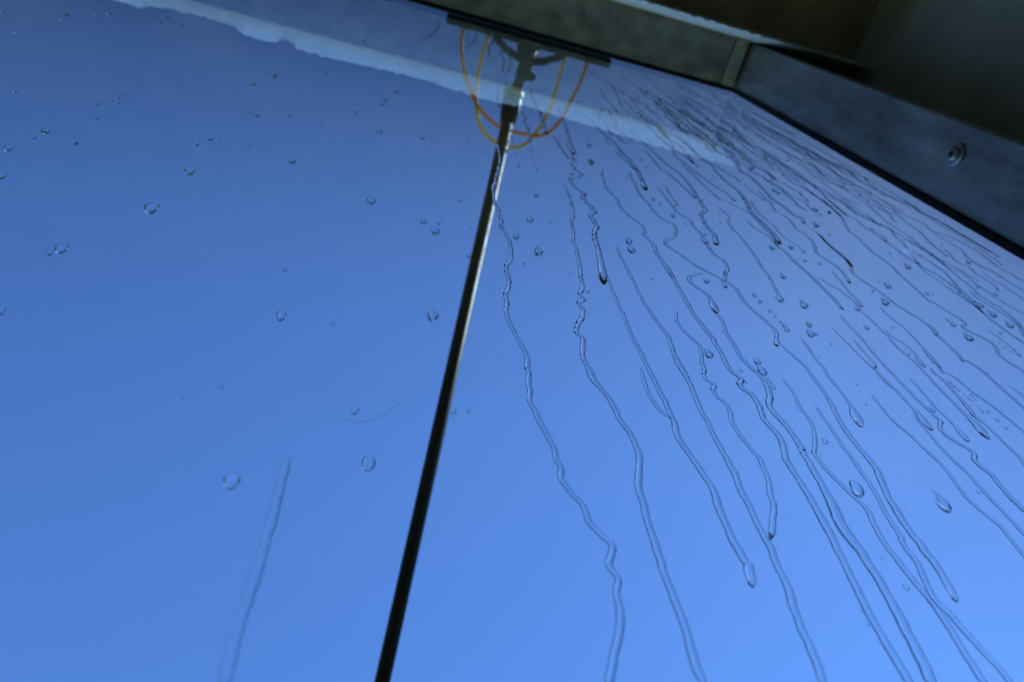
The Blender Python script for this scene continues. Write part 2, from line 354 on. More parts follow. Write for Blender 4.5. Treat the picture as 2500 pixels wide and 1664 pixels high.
# each entry: trace, width at start and end (mm), head width and length (mm), blobs (place 0..1, width mm, half length mm), own label or None
RIV = [
 ("V 670 160 680 210 690 280 680 340 668 390 655 430 660 450 640 480 640 540 655 620 680 660 685 710 705 750 700 790 735 850 765 910 778 990 772 1050 745 1090 740 1130 762 1200 755 1270 735 1310 745 1380 740 1440 760 1510 F 20 220 70 310 125 410 175 530 178 640 195 720 188 830 205 910 200 1020 265 1150 310 1250 400 1410 480 1555 I 430 150 480 250 510 370 565 480 565 590 680 760 800 890 850 990 890 1110 980 1200 1060 1280 1140 1350 1150 1440 1110 1555 L 1100 150 1130 240 1220 370 1200 520 1240 700 1245 850 1220 1050 1150 1350 1110 1560 1080 1700", 1.5, 1.7, 0, 0, (), "long wavering rivulet that starts in front of the black pole"),
 ("A 600 1190 640 1270 675 1370 700 1450 705 1555 C 698 190 705 220 682 270 700 370 710 430 707 510 735 600 765 720 785 830 795 940 812 1010 808 1080 775 1105 800 1150 828 1185 770 1215 800 1270 820 1310 805 1400 760 1460 745 1555 F 750 150 750 200 810 310 812 430 820 540 880 650 920 750 1010 870 1100 970 1190 1130 1240 1240 1340 1370 1430 1555 I 1400 150 1450 290 1465 420 1460 560 1455 650 1460 740 1490 820 1520 920 1560 1080 1610 1250 1660 1400 1710 1555 L 1720 220 1800 440 1900 680 1970 870 2050 1150 2120 1380 2190 1560 2250 1700", 1.3, 2.0, 0, 0, ((0.665, 3.0, 9),), "long rivulet with a tight double kink, running down the middle of the pane"),
 ("A 440 600 510 660 545 730 600 810 650 870 710 905 735 920 685 940 710 970 720 1000 780 1040 800 1065 760 1090 680 1105 680 1150 730 1210 810 1265 830 1300 815 1325 850 1370 900 1420 930 1465 C 955 180 930 190 900 215 935 260 950 300 975 350 950 400 955 480 985 580 1010 690 1030 800 1045 900 1052 1010", 1.7, 2.6, 5.4, 42, ((0.52, 4.2, 3.5),), "knotted rivulet with tangled curls that ends in a fat slug of water"),
 ("C 1090 910 1130 1020 1190 1150 1230 1260 1280 1350 1310 1440 1360 1555 F 1320 130 1400 320 1490 480 1540 600 1640 790 1700 920 1770 1050 1830 1190 1850 1230 1870 1280 1880 1360 1920 1460 1980 1555 J 60 150 130 280 230 420 310 540 400 670 450 780 490 930 560 1090 640 1270 720 1420 800 1555 M 770 120 830 200 870 420 890 470", 1.1, 2.4, 3.6, 14, (), None),
 ("Q 1150 830 1165 900 1190 970 1215 1020 1250 1075 A 350 450 385 550 400 600", 1.5, 3.0, 4.6, 14, (), None),
 ("A 530 300 580 420 640 580 660 660 700 760 718 830", 1.2, 2.4, 4.6, 16, (), None),
 ("A 620 680 650 760 690 830 712 900", 1.4, 1.6, 0, 0, (), None),
 ("A 95 335 150 400 145 470 185 540 195 610 202 690", 1.6, 1.8, 3.4, 8, ((0.6, 3.4, 5),), None),
 ("C 1200 570 1215 600 1240 670 1290 760 1340 860 1390 960 1440 1070 1500 1180 1570 1290 1650 1410 1760 1555 F 1650 100 1720 190 1790 270 1830 380 1870 500 1930 620 2000 740 2060 860 2120 1010 2180 1150 2250 1260 G 350 1260 420 1390 510 1555 J 460 140 510 240 600 400 690 570 740 720 830 880 900 1040 1000 1230 1040 1310 1080 1370 1110 1440 1150 1555 M 1120 120 1190 270 1270 420 1320 540 1340 660 1390 790 1450 950 1540 1140 1620 1330 1690 1555 1740 1700", 1.2, 2.2, 0, 0, ((0.47, 2.9, 16),), "long rivulet that takes in a second stream low on the pane"),
 ("F 1895 -10 1890 60 1890 100 1950 190 2050 290 2150 380 2180 470 2185 580 2215 670 2205 710 2230 770 2270 800 2330 840 2310 890 2356 970 G 470 960 560 1040 620 1140 640 1240 700 1360 780 1470 850 1555 J 780 130 870 250 950 350 1010 480 1070 640 1090 800 1130 900 1120 1050 1110 1180 1105 1245 1080 1310", 1.3, 1.8, 0, 0, (), "rivulet with a beaded neck and hook that joins its neighbour in a Y"),
 ("F 1480 640 1500 720 1530 830 1560 920 1640 1050 1720 1150 1800 1210 1850 1235", 1.3, 1.5, 0, 0, (), None),
 ("A 1040 990 1035 1060 1060 1150 1080 1210 1140 1280 1210 1345 1235 1420 1300 1490 1370 1555 C 1380 240 1500 335 1525 410 1510 425 1570 490 1635 560 1655 640 1730 740 1830 890 1920 1050 2000 1190 2080 1330 2170 1450 2250 1555 G 340 200 420 300 465 390 490 430 530 490 580 600 640 680 710 735 755 780 735 830 770 880 860 940 930 1030 980 1140 1010 1230 1100 1330 1190 1440 1240 1555 J 1190 110 1240 230 1265 370 1310 450 1400 590 1500 750 1600 920 1700 1100 1800 1290 1930 1555 N 541 700 640 880 730 1040 850 1240 960 1420 1030 1555 1100 1700", 1.4, 2.3, 0, 0, ((0.43, 3.2, 14), (0.87, 3.0, 10)), "long rivulet swelling into a slug half way and bending in an S below it"),
 ("A 1355 1030 1375 1100 1420 1180 1440 1240 1500 1330 1570 1400 1620 1470 1700 1550 C 1650 180 1760 250 1840 305 1880 350 1885 410 1850 470 1780 500 1765 540 1830 590 1960 680 2100 780 2250 860 D 700 910 770 960 800 1010 805 1050", 1.6, 1.6, 3.2, 10, (), "rivulet that doubles back in a wide question-mark bend"),
 ("A 1340 540 1450 640 1580 760 1750 920 1900 1030 2000 1130 2080 1240 2130 1320 B 520 1360 520 1390 580 1470 530 1530 D 520 210 560 290 600 350 660 410 690 470 702 560", 1.8, 2.4, 5.2, 22, (), "rivulet with a sharp zigzag ending in a hanging drop"),
 ("A 1520 780 1620 890 1700 990 1770 1030 1890 1130 2000 1230 2080 1310 2110 1335", 1.7, 1.9, 4.0, 9, (), None),
 ("B 20 1200 80 1280 150 1370 200 1430 D 210 130 260 180 400 270 430 330 520 420 570 510 600 560 650 630 690 670 790 740 830 830 805 890 815 960 920 1050 960 1110 1040 1220 1130 1310 1250 1410 1340 1490 1390 1555 G 1165 240 1160 330 1155 400", 1.4, 1.7, 3.4, 12, ((0.44, 5.0, 6), (0.485, 3.2, 4)), "rivulet carrying two fat drops like beads on a string"),
 ("B 110 1200 170 1300 240 1390 245 1415 210 1430", 1.3, 1.3, 0, 0, (), None),
 ("G 1190 360 1240 410 1330 490 1470 610 1570 740 1680 890 1780 1040 1840 1170 1940 1340 2080 1530 K 450 220 560 360 650 480 720 640 790 800 880 950 960 1090 1060 1230 1150 1330 1220 1440 1320 1555 N 1300 160 1400 300 1500 470 1580 640", 1.3, 2.8, 3.4, 16, (), None),
 ("D 560 890 520 878 440 900 390 930 395 970 450 1020 550 1090 620 1150 660 1230 700 1340", 1.6, 1.8, 5.2, 22, (), "hook-shaped rivulet curling round before it ends in a fat drop"),
 ("D 680 1310 710 1350 770 1430 810 1555 G 540 120 580 240 680 400 740 510 850 630 970 730 1040 840 1080 950 1075 1030 1080 1090 1150 1180 1280 1330 1440 1555 J 1350 120 1440 260 1540 430 1650 620 1740 790 1800 900 1860 1050 1950 1210 2100 1400 2200 1555 N 560 190 680 370 790 560 900 760 1000 960 1100 1150 1200 1350 1290 1555 1360 1700", 1.4, 3.0, 0, 0, ((0.36, 2.8, 14), (0.72, 4.2, 22)), "broad rivulet that swells and fades low on the pane"),
 ("D 700 100 780 170 850 235 835 290 880 350 960 440 1050 550 1140 670 1220 800 1310 920 1370 1040 1410 1110 1445 1215", 1.2, 1.5, 5.4, 16, (), "thin straight rivulet with a pear-shaped drop at its end"),
 ("G 1430 285 1540 440 1610 550 1690 630 1750 740 1850 860 1950 990 2020 1090 2080 1220 2130 1330", 1.2, 1.5, 5.6, 22, (), "rivulet ending in a large tapering tear of water"),
 ("G 1225 770 1330 900 1370 970 1420 1090 1510 1200 1580 1330 1600 1450 1600 1555 J 1595 120 1605 230 1590 300 1680 430 1850 610 2000 760 2190 940 K 630 1120 740 1320 900 1530 N 950 210 1100 400 1280 610 1400 780 1520 960 1650 1180 1780 1380 1890 1555 1960 1700", 1.2, 2.2, 0, 0, (), None),
 ("G 1600 1075 1720 1250 1850 1430 1920 1555 J 1870 150 1990 310 2120 500 2230 660 2356 870 K 760 990 930 1250 950 1310 1010 1410 1120 1555 N 1120 160 1200 340 1280 520 1370 650 1500 760 1600 880 1750 1050 1900 1210 2030 1350 2120 1450 2200 1555 2300 1700", 1.2, 2.1, 0, 0, (), None),
 ("H 230 25 390 210 490 310 600 450 720 590 850 720 1000 880 1150 1030 1280 1150 1370 1230 1400 1260 1385 1320 1430 1390 1560 1480 1690 1555 K 1620 160 1700 210 1780 310 1785 380 1850 450 1980 550 2050 640 2200 810 2356 960 2450 1050", 1.1, 2.1, 0, 0, (), None),
 ("H 150 185 300 340 460 500 600 630 640 660 720 750 800 830 870 890 1000 1030 1130 1160 1200 1250 1300 1370", 1.1, 1.5, 5.0, 24, ((0.56, 2.8, 8),), None),
 ("H 395 320 520 470 640 600 640 660", 1.1, 1.2, 0, 0, (), None),
 ("H 595 945 740 1130 870 1270 1040 1410 1190 1555 K 1080 120 1200 240 1400 430 1520 580 1640 740 1700 820 1900 1000 2060 1120 2200 1290 2356 1480 2450 1600", 1.1, 1.6, 0, 0, (), None),
 ("H 1075 1180 1180 1300 1290 1430 1400 1555 K 1330 160 1560 400 1700 530 1900 750 2100 960 2356 1230 2450 1330", 1.1, 1.6, 0, 0, (), None),
 ("H 1030 750 1200 940 1350 1110 1500 1250 1600 1360 1660 1430 1710 1500", 1.1, 1.2, 4.2, 16, (), None),
 ("E 0 920 90 990 230 1070 330 1150 410 1210 440 1310", 1.2, 1.4, 4.4, 10, (), None),
 ("E 140 850 240 960 330 1080 420 1170 470 1220 480 1270", 1.2, 1.4, 3.8, 12, (), None),
 ("E 455 1290 600 1420 740 1555 H 780 270 900 410 1100 580 1250 740 1450 950 1650 1150 1800 1290 1880 1390 1960 1470", 1.1, 1.7, 6.0, 26, (), "long straight rivulet ending in a broad smeared drop"),
 ("H 770 210 830 280 980 370 1090 470 1140 550 1220 640", 1.0, 1.2, 4.0, 16, (), None),
 ("H 1285 640 1310 690 1430 790 1560 930 1680 1060 1780 1190 1880 1270 2000 1380 2180 1555 K 2100 150 2290 340 2356 430 2450 560", 1.4, 1.5, 0, 0, ((0.42, 3.0, 14),), None),
 ("E 690 1255 800 1370 930 1470 1030 1555 H 900 130 1050 260 1180 400 1280 520 1370 620 1420 690 1500 715 1640 820 1760 920 1950 1050 2150 1210 2356 1380 2450 1460", 1.1, 1.4, 0, 0, ((0.47, 3.4, 14),), None),
 ("E 0 430 100 540 230 640 340 750 380 860 440 920 540 990 680 1080 850 1210 1000 1310 1150 1400 1280 1490 1340 1555 H 1350 260 1480 380 1600 490 1650 560 1720 570 1900 700 2100 880 2250 1010 2356 1110 2450 1200", 1.6, 1.7, 0, 0, ((0.13, 3.2, 16), (0.63, 3.2, 14)), None),
 ("E 30 40 120 110 240 210 300 320 350 400 460 480 510 540 600 620 720 710 850 810 920 890 1050 1000 1180 1120 1260 1190 1330 1220 1450 1300 1600 1390 1670 1440 1680 1470 1650 1490 1700 1530 H 1720 220 1850 280 1970 350 2040 420 2060 480 2150 560 2270 630 2356 690 2450 760", 1.5, 1.7, 0, 0, ((0.1, 2.6, 9), (0.42, 2.4, 12)), None),
 ("E 60 0 160 80 230 140 310 210 400 250 520 340 640 420 760 510 870 590 990 680 1110 750 1200 810 1350 890 1480 980 1600 1070 1620 1110 1700 1170 1800 1250 1930 1370 2070 1480 2170 1555 H 2356 360 2450 430", 1.5, 1.8, 0, 0, ((0.1, 2.5, 9),), None),
 ("E 600 350 610 380 680 420 750 460 770 520", 1.3, 1.6, 2.4, 6, (), None),
 ("E 250 0 400 120 520 190 620 260 680 320 740 320 830 380 850 420 880 460 950 510 1000 580 1100 640 1200 700 1280 750 1350 800 1450 870 1530 960 1620 1060 1700 1130 1800 1220", 1.4, 1.8, 3.2, 12, ((0.22, 2.6, 7), (0.66, 2.6, 10)), None),
 ("E 420 10 540 80 660 180 780 290 900 370 1040 460 1180 570 1300 660 1400 750 1530 860 1640 950 1780 1060 1820 1110 1900 1170 2040 1250 2180 1350 2280 1440 2310 1480 2400 1560", 1.5, 1.7, 0, 0, ((0.72, 2.4, 6),), None),
 ("E 550 10 680 80 780 170 900 210 1000 290 1060 330 1180 420 1290 540 1380 610 1480 690", 1.6, 2.0, 3.6, 16, (), None),
 ("E 690 20 800 80 900 170 1050 240 1200 310 1300 390 1450 440 1600 500 1760 590 1900 680 2050 800 2200 880 2356 980 2450 1040", 1.8, 2.0, 0, 0, ((0.15, 2.8, 10), (0.45, 2.8, 14)), None),
 ("E 1300 410 1420 480 1560 560 1650 620 1700 690 1850 790 2000 860 2150 960 2356 1080 2450 1130", 1.6, 1.8, 0, 0, ((0.6, 3.4, 16),), None),
 ("E 1380 570 1480 630 1540 710 1630 770 1720 800 1800 880 1900 940 2000 1000 2060 1080", 1.5, 1.7, 3.2, 14, (), None),
 ("E 1040 490 1150 570 1270 660 1400 740 1470 800 1650 880 1800 1000 1900 1060 1980 1120 2150 1230 2356 1340 2450 1400", 1.2, 1.5, 0, 0, (), None),
 ("E 1880 870 2000 950 2150 1040 2356 1180 2450 1240", 1.3, 1.5, 0, 0, (), None),
 ("E 800 0 1000 70 1200 190 1400 330 1600 440 1800 570 2000 700 2110 790", 1.3, 1.5, 2.4, 8, (), None),
 ("E 1030 650 1100 710 1150 790 1220 860 1350 950 1480 1040 1600 1130 1750 1220 1900 1340", 1.2, 1.4, 0, 0, ((0.2, 2.2, 8),), None),
 ("E 1740 1080 1790 1140 1860 1190 2000 1270 2150 1370 2260 1450 H 2300 170 2340 250 2400 330", 1.3, 1.5, 0, 0, (), None),
 ("H 1930 200 2080 310 2220 420 2320 520", 1.0, 1.2, 2.8, 10, (), None),
 ("H 2180 840 2356 980 2450 1060", 1.0, 1.2, 0, 0, (), None),
 ("B 300 945 420 1050 540 1170 640 1260 700 1320 770 1360", 1.5, 1.6, 3.6, 14, (), None),
 ("B 780 1350 820 1370 950 1440 1060 1490 D 1170 270 1270 380 1350 450 1390 520 1400 560 1500 640 1620 760 1780 900 1920 1040 2060 1180 2160 1300", 1.3, 2.2, 3.2, 18, (), "rivulet that threads through a tangle and fades in a long smear"),
 ("A 1150 40 1210 160 1260 270 1340 360 1420 410 1530 470 1600 550 1640 590 1750 690 1860 800 B 220 840 330 930 470 1040 590 1130 720 1220 830 1290 920 1375", 2.0, 1.8, 3.2, 14, ((0.6, 2.8, 8),), None),
 ("A 1350 160 1440 290 1560 400 1670 480 1710 550 1790 640 1900 710 2000 810 2080 930", 2.0, 2.2, 4.2, 16, (), None),
 ("B 340 690 400 760 490 830 540 890 640 950 690 1020 780 1110 880 1190 970 1270 1040 1370 1090 1470 1150 1540 D 1200 240 1250 310 1330 390 1400 480 1430 550", 1.7, 2.8, 4.4, 26, ((0.6, 4.0, 16),), None),
 ("D 1090 40 1150 140 1260 250 1370 340 1420 410 1520 490 1640 570 1690 610 1715 645", 1.5, 1.0, 3.2, 7, (), None),
 ("B 40 310 160 370 240 450 300 560 400 590 500 620 650 720 700 790 800 830 920 920 980 1020 1080 1080 1180 1170 1240 1230 1320 1320 1400 1380 1500 1450 1600 1530 D 1540 160 1680 240 1710 310", 2.2, 2.4, 4.4, 14, ((0.17, 4.0, 10), (0.66, 3.4, 16)), None),
 ("D 1740 340 1800 370 1880 430 1960 520 2060 610 2180 710 2270 810", 1.3, 1.8, 3.4, 22, (), None),
 ("B 1015 1165 1130 1270 1265 1372", 1.2, 1.3, 2.2, 6, (), None),
 ("B 1170 1245 1260 1330 1330 1400 1375 1480", 1.5, 1.7, 3.8, 10, (), None),
 ("D 1380 165 1500 230 1580 310 1620 370 1760 460 1830 560 1850 640 1950 710 2100 810 2180 900 2240 1000", 1.4, 1.8, 3.2, 16, (), None),
 ("D 1040 265 1150 360 1280 440 1350 500 1390 550", 1.3, 1.3, 0, 0, (), None),
 ("B 0 60 130 160 300 290 450 400 560 490 700 580 800 660 910 750 1020 830 1150 930 1280 1020 1400 1125", 1.8, 1.6, 2.8, 10, (), None),
 ("B 740 440 870 520 960 610 1040 690 1150 780 1240 840 1280 910 1350 980 1450 1030 1600 1120 1780 1260 1910 1360 2030 1450 2140 1555", 1.9, 1.5, 0, 0, ((0.22, 3.2, 12), (0.45, 2.8, 7)), None),
 ("B 1280 840 1450 940 1560 1020 1700 1120 1880 1240 1960 1330 2080 1430 2210 1535", 1.5, 1.6, 2.6, 10, (), None),
 ("B 1000 420 1170 600 1330 720 1480 800 1620 860 1720 960 1860 1030 2000 1120 2150 1210 2356 1340", 1.7, 1.5, 0, 0, ((0.5, 2.8, 9),), None),
 ("B 560 420 720 520 870 590 1000 670 1180 740 1330 820 1430 875", 1.7, 1.6, 2.8, 8, (), None),
 ("B 1100 440 1300 570 1480 680 1620 760 1780 860 1900 920 2050 1020 2200 1160 2356 1200", 1.8, 1.6, 0, 0, ((0.62, 3.0, 10),), None),
 ("B 1450 790 1620 880 1800 950 1950 1080", 1.5, 1.6, 0, 0, (), None),
 ("B 1690 1000 1870 1110 2010 1220 2130 1310 2356 1420", 1.4, 1.5, 0, 0, (), None),
 ("B 900 200 1100 330 1300 470 1500 580 1700 720 1900 860 2050 930 2250 1050 2356 1130", 1.8, 1.7, 0, 0, ((0.5, 3.0, 12),), None),
 ("B 200 110 400 250 620 330 780 420", 1.9, 1.9, 0, 0, (), None),
 ("B 0 220 150 300 300 400 480 550 620 650", 1.8, 1.8, 0, 0, (), None),
 ("A 1020 90 1060 170 1120 230 1180 310 1220 355", 1.9, 2.2, 3.4, 12, (), None),
 ("A 700 330 800 360 900 430 1000 460 1090 510 1130 580 1210 620 1270 680 1345 700", 1.6, 2.4, 4.4, 12, ((0.7, 3.6, 8),), None),
 ("A 900 430 980 520 1080 620 1180 700 1250 790 1350 890 1430 1000 1480 1090 1540 1250", 2.0, 3.0, 5.8, 34, (), "thick rivulet that ends in a bulging clear drop beneath the mirrored pale band"),
 ("A 1180 780 1260 860 1370 960 1440 1030", 1.6, 1.8, 0, 0, (), None),
 ("A 990 260 1050 310 1000 380 1070 450 1130 500 1200 540 1300 610 1375 680", 1.4, 1.7, 4.0, 10, (), None),
 ("A 1130 310 1130 380 1190 450 1200 520", 1.8, 1.8, 0, 0, (), None),
 ("A 1070 650 1115 715", 1.4, 1.4, 3.0, 6, (), None),
 ("Q 890 430 880 500 900 560 890 690", 1.8, 1.8, 0, 0, (), None),
 ("Q 940 430 950 520 965 600 940 690", 1.8, 1.8, 0, 0, (), None),
 ("Q 800 350 790 420 760 450 765 550", 2.2, 2.2, 4.0, 12, (), None),
 ("Q 920 770 920 840 840 900 860 1030", 1.5, 1.6, 0, 0, (), None),
 ("Q 280 200 270 270 200 340 95 392", 1.8, 1.8, 4.0, 9, (), None),
 ("Q 650 320 620 400 540 460", 1.8, 1.8, 0, 0, (), None),
 ("U 722 255 715 280 680 400 630 600 590 740 530 950 460 1150 400 1350 350 1568 325 1660", 1.9, 2.1, 0, 0, (), "single pale broad streak of water on the clear part of the pane"),
]
WATER = [M['water'], M['wet']]
def add_riv(path, w0, w1, hw, hl, blobs, label, group, seed):
    me = rivulet_mesh(path, w0 * 1.35e-3, w1 * 1.35e-3, hw * 1e-3, hl * 1e-3, [(a, b * 1.2e-3, c * 1e-3) for a, b, c in blobs], seed, 0.21 if 'broad streak' in label else 0.33)
    return tag(link('water_rivulet', me, WATER), label, 'rivulet', group)
def high_label(x, hw, bl):
    look = 'ending in a bead' if hw else 'with a swelling half way' if bl else 'without any bead'
    where = 'behind the hose loops' if x < 0.27 else 'under the head frame' if x < 0.44 else 'close to the frame corner'
    return f'fine rivulet {look}, high on the pane {where}', f'fine rivulets {look} {where}'
for i, (t, w0, w1, hw, hl, bl, lab) in enumerate(RIV):
    path = [gpt(*p) for p in trace(t)]
    if lab is None:
        m = path[len(path) // 2]; x = m.x + 0.0; zz = m.y - EYE.z
        if zz > 0.85: lab, g = high_label(m.x, hw, bl)
        elif x > 0.33 * 1 and zz > 0.4: lab, g = 'thin rivulet among the crowded streams beside the grey jamb', 'rivulets crowded beside the jamb'
        elif hw: lab, g = 'thin rivulet with a swollen drop at its lower end', 'rivulets ending in a drop'
        else: lab, g = 'plain thin rivulet running without a drop down the open pane', 'plain rivulets on the open pane'
    else: g = 'rivulets running down the pane'
    add_riv(path, w0, w1, hw, hl, bl, lab, g, i)
# many more fine ones high up by the corner, where the photograph shows a dense mesh of them
rn = random.Random(11)
for i in range(66):
    x = rn.uniform(0.24, 0.60); z = EYE.z + rn.uniform(0.95, 1.60); ln = rn.uniform(0.12, 0.42)
    pts = []; cx = x; n = int(ln / 0.012)
    for k in range(n + 1):
        pts.append(Vector((min(cx, XR - 0.012), z - k * 0.012)))
        cx += rn.gauss(0.0006, 0.0028) * (2.2 if rn.random() < 0.15 else 1)
    hw = rn.choice((0, 0, 3.0, 3.8))
    bl = [(rn.random(), rn.uniform(2.4, 3.6), 8)] if rn.random() < .5 else []
    add_riv(pts, rn.uniform(1.4, 2.4), rn.uniform(1.4, 2.1), hw, 9 if hw else 0, bl, *high_label(x, hw, bl), 500 + i)

# droplets: crop x y diameter, all in pixels of the crop
DROP = """T 25 78 30 35 20 18 480 100 50 448 133 30 690 93 22 713 115 22 783 93 32 722 15 28 117 227 32 33 227 16 1200 125 34 1152 163 36 1320 186 34 1390 108 32 1127 216 12 1230 353 16
110 652 32 295 671 16 170 495 12 190 492 10 228 485 12 690 850 34 708 750 28 733 742 26 797 723 24 853 735 32 850 697 26 886 680 26 960 643 20 978 633 18 1021 612 22 1072 587 14
248 986 32 296 979 22 332 941 48 313 950 22 64 1065 52 552 1033 16 12 1264 55 1090 1495 85 1366 1232 66 1410 1036 42 1512 995 44 1660 895 24 1735 850 20 1773 827 20 1800 812 26 1850 822 48
1890 905 26 1861 1017 18 1818 597 48 1967 540 50 2090 830 36 2072 745 14 2086 500 14 2300 878 24 2344 527 30 2104 1150 66
S 1920 545 18 2265 660 30 2188 718 34 2163 745 38 1975 803 28 2136 945 46 2143 913 14 2082 1442 62 2065 483 26 1768 415 24 1160 205 22 2030 297 24 2270 325 28 2010 95 24 1865 165 30 1765 100 20 1395 42 20
1590 328 18 1850 368 18 985 104 14 1815 265 18 2150 85 18 2095 242 18 2330 280 22 440 10 20 500 10 26
V 98 113 36 170 98 24 440 143 22 572 230 18 385 594 36 972 549 40 108 754 50 222 765 32 198 823 74 465 798 18 453 1017 36 1086 760 18 1375 170 38 1390 300 50 1238 388 24 1230 1160 16 1365 1288 22 873 1075 20 602 1270 16
822 235 20 825 255 14 832 300 12 838 328 26 910 130 32 928 208 24 935 228 12 942 245 12 950 262 12 962 315 12 968 335 14 976 358 22 770 20 24 778 60 20 788 118 26 800 150 14 810 188 18
568 178 10 605 30 14
U 392 412 90 1182 310 76
Z 647 726 22 655 620 10 508 888 10 420 910 10 765 745 10 142 571 24 115 580 16 0 715 20 816 943 20 1043 945 14 1078 943 10 575 335 8 177 331 6 505 318 6
C 205 262 82 50 455 74 455 295 22 135 770 24 670 890 26 875 1090 36 1345 508 80 1375 607 92 1343 468 18 1615 945 34 1853 217 50 1625 30 40 1700 75 28 1870 170 20 1990 305 22 2010 325 18 1925 225 14 1945 252 14 1970 278 14
2225 430 34 2230 380 14 2265 412 14 2205 345 12 2160 305 10
D 750 297 26 1340 585 56 1560 580 56 1720 735 40 1890 765 36 1472 918 62 1137 1127 46 1205 1200 46 1320 1313 38 1380 1373 32 1440 1437 36 1475 1475 42 1510 1522 64 1767 1468 62
1840 145 56 2000 180 38 1900 205 24 1865 215 18 875 397 20 2000 440 24 590 965 70 1450 880 18 1505 315 14 740 210 14
E 117 180 36 118 440 24 810 650 28 787 1020 66 617 1080 34 1245 1110 36 1310 1118 24 1820 1030 36 1850 1240 70 1468 1408 32 1535 1460 60 547 1500 58 847 1500 24 2030 1118 36 1405 540 24 1150 330 22 180 935 16 690 982 14
1395 1330 16 1800 1460 10 1825 1478 10 1890 1530 12 2260 1220 14
G 1532 150 60 1550 250 84 1613 257 40 1787 370 28 1655 520 24 2085 835 26 2190 1065 28 380 483 92 935 570 84 990 675 100 1057 767 34 1087 808 36 1120 867 52 748 678 42 807 812 28 1718 1490 60 530 232 18 1597 1215 14
H 1035 487 30 995 437 18 1540 848 42 1500 808 34 1600 895 34 1755 963 30 1715 995 30 1665 948 18 1800 1008 20 1755 1025 18 1875 1142 40 1938 1142 34 2047 1243 36 2145 1333 36 1815 1078 22 1843 1108 18 1303 1122 50 1920 698 30
2087 243 40 2070 355 22 2140 410 24 2205 455 20
K 435 715 150 1830 752 34 985 965 20 790 1190 24 720 1505 30 1980 405 16
N 1000 460 70 480 725 44 553 885 44
B 1360 1240 46 1415 1275 50 890 805 40 1130 980 40 1020 860 26 1520 900 32 655 1112 20 690 1130 16 750 1190 20 780 1218 22 820 1255 18 835 1200 16 1245 1075 16 1170 1020 14
A 885 735 1 1490 895 34 1555 980 22 1320 1098 24 700 1060 26 370 115 26 785 230 34 920 175 30 230 320 18 260 360 20 320 460 18 1720 740 24 1610 630 20 1110 815 14"""
TEAR = "V 984 985 80 150 V 178 1470 95 150 D 1700 1240 105 125 D 1845 325 70 90 E 1010 800 65 75 E 748 1210 90 105 E 1710 750 55 65 E 1980 1340 80 75 E 2180 1470 85 85 H 1705 290 100 115 K 1400 870 150 190 A 885 725 50 70 A 910 915 64 90"

def drop_mesh(name, tall, tip, dome, seed):
    """a bead of water clinging to the glass: unit wide, TALL high, TIP 0 round .. 1 tear-shaped, bellied towards its foot"""
    NA, NR = 28, 8; verts = []; faces = []; mi = []
    rn = random.Random(seed); ph = rn.random() * 9; RC = (0.25 + dome * dome) / (2 * dome)
    def outline(a):
        x, z = math.cos(a) * 0.5, math.sin(a) * 0.5 * tall
        f = 1 + 0.035 * math.sin(2 * a + ph) + 0.02 * math.sin(3 * a + 2 * ph)
        if z > 0 and tip: x *= 1 - tip * (z / (0.5 * tall)) ** 0.9 * 0.8
        return x * f, z * f
    for r in range(NR):
        q = math.sin((1 - r / NR) * math.pi / 2)          # 1 at the rim .. towards 0 at the crown
        for k in range(NA):
            a = 2 * math.pi * k / NA; x, z = outline(a)
            h = math.sqrt(max(0, RC * RC - q * q * .25)) - (RC - dome)
            sag = -0.16 * tall * (h / dome)
            h *= 1 - 0.25 * max(0, math.sin(a)) * q
            verts.append((x * q, h, z * q + sag))
    top = len(verts); verts.append((0, dome, -0.16 * tall))
    for r in range(NR - 1):
        for k in range(NA):
            a, b = r * NA + k, r * NA + (k + 1) % NA; faces.append((a, b, b + NA, a + NA)); mi.append(0)
    for k in range(NA): faces.append(((NR - 1) * NA + k, (NR - 1) * NA + (k + 1) % NA, top)); mi.append(0)
    faces.append(tuple(range(NA))[::-1]); mi.append(1)
    me = bpy.data.meshes.new(name); me.from_pydata(verts, [], faces)
    for p, m in zip(me.polygons, mi): p.material_index = m; p.use_smooth = (m == 0)
    me.update()
    if me.polygons[-1].normal.y > 0: me.flip_normals()
    for m in WATER: me.materials.append(m)
    return me
ROUND = [drop_mesh('water_droplet', t, 0, dm, 20 + i) for i, (t, dm) in enumerate(((1.45, .47), (1.6, .50), (1.35, .44), (1.7, .48), (1.5, .50)))]
TEARM = [drop_mesh('tear_drop', t, 1.0, dm, 40 + i) for i, (t, dm) in enumerate(((2.3, .44), (2.6, .47), (2.1, .44)))]
POLE_X = lambda py: 1245 - (py - 270) * 312 / 1394.0
